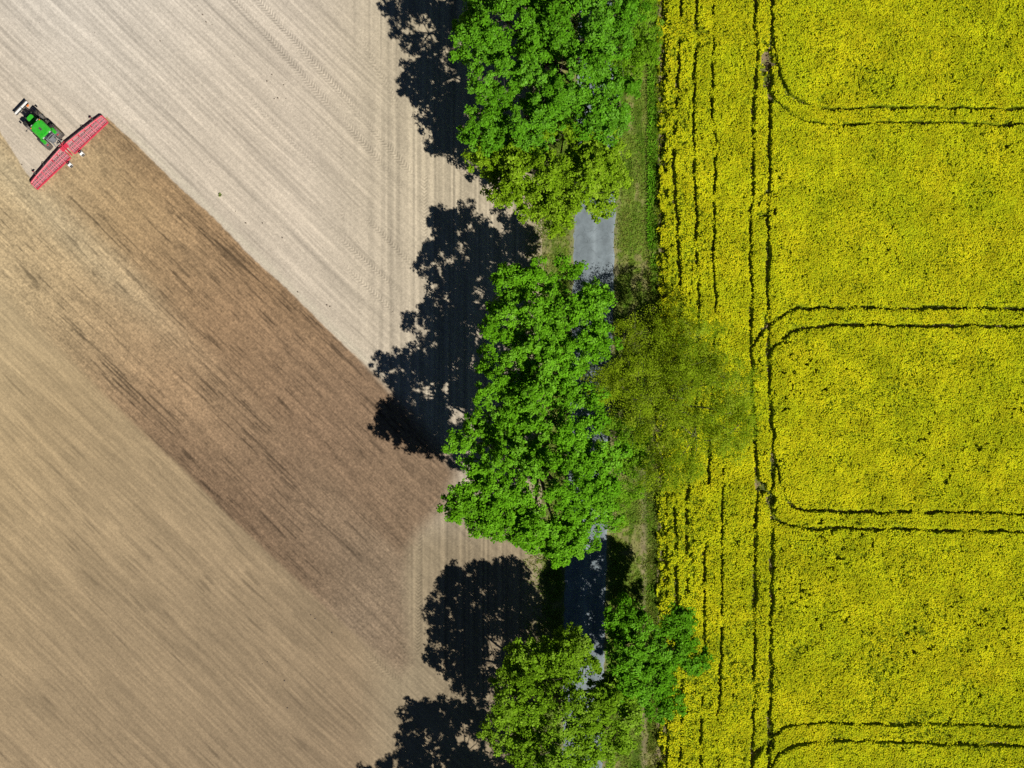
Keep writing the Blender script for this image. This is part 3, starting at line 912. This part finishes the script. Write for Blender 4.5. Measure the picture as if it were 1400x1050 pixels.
# hood: tapering nose, in two green panels with a black centre line and grille
hood = MB().prism([(2.0, -.52), (3.25, -.46), (3.42, -.32), (3.42, .32), (3.25, .46), (2.0, .52)], 1.10, 1.85,
                  [(2.0, -.46), (3.18, -.40), (3.34, -.28), (3.34, .28), (3.18, .40), (2.0, .46)]).build('hood', P_green, tr, .06)
MB().box((3.42, 0, 1.40), (.06, .46, .50)).build('grille', P_black, hood, .01)
for s in (-1, 1):
    MB().box((3.38, s * .30, 1.52), (.08, .14, .14)).build('headlight', P_lens, tr, .02)
MB().tube([(2.0, -.62, 1.2), (2.0, -.62, 2.7), (1.92, -.62, 2.85)], [.06, .06, .07], 10).box((2.0, -.62, 1.9), (.2, .2, .7)).build('exhaust', P_black, tr)
MB().box((2.15, .60, 1.65), (.35, .22, .5)).build('air_intake', P_black, tr, .03)
# cab
cab = MB().prism([(.10, -.80), (1.40, -.84), (1.88, -.55), (1.88, .55), (1.40, .84), (.10, .80)], 1.2, 2.74,
                 [(.02, -.76), (1.42, -.80), (1.80, -.58), (1.80, .58), (1.42, .80), (.02, .76)]).build('cab', P_glass, tr, .03)
for x, y, xt, yt in ((.10, -.82, .02, -.78), (.10, .82, .02, .78), (1.40, -.86, 1.42, -.82), (1.40, .86, 1.42, .82), (1.88, -.57, 1.80, -.60), (1.88, .57, 1.80, .60)):
    MB().tube([(x, y, 1.2), (xt, yt, 2.74)], .045, 6).build('pillar', P_black, cab)
ro_ = []
rf = MB().prism([(-.08, -.72), (.05, -.88), (1.55, -.88), (1.90, -.66), (1.95, 0), (1.90, .66), (1.55, .88), (.05, .88), (-.08, .72)], 2.74, 2.98,
                [(0, -.64), (.12, -.78), (1.50, -.78), (1.78, -.58), (1.82, 0), (1.78, .58), (1.50, .78), (.12, .78), (0, .64)]).build('cab_roof', P_green, tr, .05)
MB().box((.88, 0, 2.985), (.42, .24, .05)).build('roof_hatch', P_black, rf, .015)
for s in (-1, 1):
    MB().tube([(1.66, s * .70, 2.95), (1.66, s * .70, 3.12)], .06, 10).build('beacon', P_orange, rf)
    MB().box((1.90, s * .45, 2.80), (.10, .22, .12)).build('work_light', P_lens, rf, .01)
    MB().box((-.10, s * .50, 2.80), (.10, .22, .12)).build('work_light', P_lens, rf, .01)
# front linkage and packer
fl = MB()
for s in (-1, 1):
    fl.tube([(3.2, s * .35, .75), (4.0, s * .42, .62), (4.75, s * .40, .72)], .06, 6)
fl.tube([(3.35, 0, 1.05), (4.75, 0, 1.0)], .05, 6)
fl.box((3.55, 0, .85), (.35, 1.0, .45))
fl.build('front_linkage', P_black, tr)
fw = MB().box((5.02, 0, .62), (.24, 2.0, .06)).build('front_bar', P_white, tr, .02)
for x in (4.83, 5.23):
    MB().tube([(x, -1.02, .55), (x, 1.02, .55)], .075, 8).build('packer_tube', P_black, fw)
for s in (-1, 1):
    MB().box((5.02, s * .8, .42), (.42, .05, .36)).build('packer_bracket', P_grey, fw)
MB().box((4.55, -.75, .80), (.22, .30, .10)).build('marker', P_orange, fw, .02)
# rear linkage
rl = MB()
for s in (-1, 1):
    rl.tube([(-.15, s * .38, .75), (-1.15, s * .45, .62)], .055, 6)
    rl.tube([(-.25, s * .42, 1.55), (-.75, s * .43, .68)], .04, 6)
rl.tube([(-.3, 0, 1.45), (-1.2, 0, 1.15)], .05, 6)
rl.box((-.45, 0, 1.1), (.5, .6, .7))
rl.tube([(-.6, -.25, 1.5), (-1.0, -.3, 1.35), (-1.5, -.15, 1.1)], .025, 5)
rl.tube([(-.6, .25, 1.5), (-1.0, .3, 1.4), (-1.5, .12, 1.1)], .025, 5)
rl.build('rear_linkage', P_grey, tr)

# ------------------------------------------------------------------ harrow
hr = empty('harrow', (float(wx(93)), float(wy(205.5)), 0), math.radians(133.5))
tag(hr, 'wide red folding harrow with steel tines mounted behind the tractor', 'harrow')
ZF = .54
MB().tube([(.95, 0, .75), (.45, 0, ZF + .1), (-.95, 0, ZF)], .09, 8).box((.35, 0, ZF + .05), (.5, 1.0, .22)).tube([(.9, -.45, .62), (.9, .45, .62)], .06, 6).tube([(.9, -.42, .62), (.5, 0, 1.35), (.9, .42, .62)], .05, 6) \
    .tube([(.5, 0, 1.35), (-.9, 0, ZF + .05)], .05, 6).build('headstock', P_red, hr)
for s in (-1, 1):
    y0, y1 = s * .32, s * 5.75
    fr = MB()
    # front boom sweeps back towards the tip
    fr.tube([(.62, y0, ZF), (.42, s * 2.6, ZF), (.22, s * 4.6, ZF), (.06, y1 * .99, ZF)], .12, 6)
    for x in (-.22, -.55):
        fr.tube([(x + .08, y0, ZF - .08), (x + .02, y1, ZF - .08)], .06, 6)
    for k in range(7):
        y = y0 + (y1 - y0) * k / 6
        fr.tube([(.58 - .52 * (k / 6), y, ZF), (-.92, y, ZF - .1)], .065, 6)
    w = fr.build('wing_frame', P_red, hr)
    MB().box((-.98, (y0 + y1) / 2, ZF - .12), (.17, abs(y1 - y0), .16)).build('rear_beam', P_red, w, .02)
    MB().tube([(.66, y0, ZF + .1), (.46, s * 2.6, ZF + .1), (.26, s * 4.6, ZF + .1)], .035, 6).build('hose', P_black, w)
    tn = MB()
    n = 44
    for k in range(n):
        y = y0 + (y1 - y0) * (k + .5) / n
        f = abs(y) / 5.75
        xf = .62 - .54 * f
        jit = random.uniform(-.03, .03)
        tn.tube([(xf, y + jit, ZF - .02), (-.30, y + jit + .03, ZF + .02), (-.86, y + jit - .02, ZF - .04)], .034, 4)
        for x in (xf - .1, -.25, -.55, -.8):
            tn.tube([(x, y + jit, ZF - .05), (x + .1, y + jit, ZF - .35), (x - .06, y + jit, .02)], [.02, .018, .012], 4, False)
    tn.build('tine_row', P_tine, w)
    # roller behind the tines
    rlr = MB()
    rlr.tube([(-.72, y0, .24), (-.72, y1, .24)], .05, 6)
    for k in range(8):
        a = k * math.pi / 4
        rlr.tube([(-.72 + .2 * math.cos(a), y0, .24 + .2 * math.sin(a)), (-.72 + .2 * math.cos(a + .6), y1, .24 + .2 * math.sin(a + .6))], .018, 4)
    rlr.build('roller', P_red, w)
    # transport wheel on a short arm
    wa = MB().tube([(-.9, s * .95, ZF), (-1.25, s * .95, .80), (-1.48, s * .95, .42)], .06, 6).build('wheel_arm', P_red, hr)
    MB().lathe_y([(.22, -.16), (.38, -.17), (.42, -.10), (.42, .10), (.38, .17), (.22, .16)], (-1.5, s * .95, .42), 20).build('tyre', P_tyre, wa)
    MB().box((-1.62, s * .95, .86), (.24, .34, .04), ry=-.35).build('mudguard', P_white, wa, .01)
    MB().lathe_y([(.03, -.15), (.26, -.20), (.34, -.21), (.34, .21), (.26, .20), (.03, .15)], (-1.5, s * .95, .42), 16).build('rim', P_white, wa)
    # guide arm sticking out in front of the wing
    ga = MB().tube([(.05, s * 4.7, ZF), (.55, s * 4.62, ZF + .1), (.72, s * 4.60, ZF - .1)], .045, 6).box((.62, s * 4.6, ZF + .06), (.16, .34, .10)).build('guide_arm', P_black, hr)
    MB().box((.78, s * 4.62, ZF + .02), (.18, .05, .24)).build('warning_plate', P_red, ga)
    MB().tube([(.42, s * 3.0, ZF + .05), (.66, s * 3.1, ZF + .05), (.42, s * 3.4, ZF + .05)], .04, 6).build('tension_bracket', P_black, hr)

# ------------------------------------------------------------------ light, sky, camera
w = bpy.data.worlds.new('World'); scene.world = w; w.use_nodes = True
sky = w.node_tree.nodes.new('ShaderNodeTexSky'); sky.sky_type = 'NISHITA'; sky.sun_disc = False
sky.sun_elevation = SUN_EL; sky.sun_rotation = math.atan2(SUN_AZ[0], SUN_AZ[1])
sky.altitude = 1500; sky.air_density = .35; sky.dust_density = .1; sky.ozone_density = 3.0
bg = w.node_tree.nodes['Background']; bg.inputs['Strength'].default_value = .05
w.node_tree.links.new(sky.outputs[0], bg.inputs['Color'])
sl = bpy.data.lights.new('sun', 'SUN'); sl.energy = 5.0; sl.angle = math.radians(.53); sl.color = (1, .95, .87)
so = bpy.data.objects.new('sun', sl); COL.objects.link(so)
d = Vector((SUN_AZ[0] * math.cos(SUN_EL), SUN_AZ[1] * math.cos(SUN_EL), math.sin(SUN_EL)))
so.rotation_euler = d.to_track_quat('Z', 'Y').to_euler(); so.location = d * 120

cam = bpy.data.cameras.new('camera'); co = bpy.data.objects.new('camera', cam); COL.objects.link(co)
co.location = (0, 0, H); co.rotation_euler = (0, 0, 0)
cam.sensor_width = 36; cam.lens = 18 * H / (700 / S); cam.clip_end = 10000; cam.clip_start = 1
scene.camera = co
vs_ = scene.view_settings
vs_.view_transform = 'Standard'; vs_.look = 'None'; vs_.gamma = 1; vs_.exposure = 0.1; vs_.use_curve_mapping = False
cy = scene.cycles
cy.max_bounces = 4; cy.diffuse_bounces = 2; cy.glossy_bounces = 2; cy.transmission_bounces = 2; cy.transparent_max_bounces = 4
cy.use_denoising = False
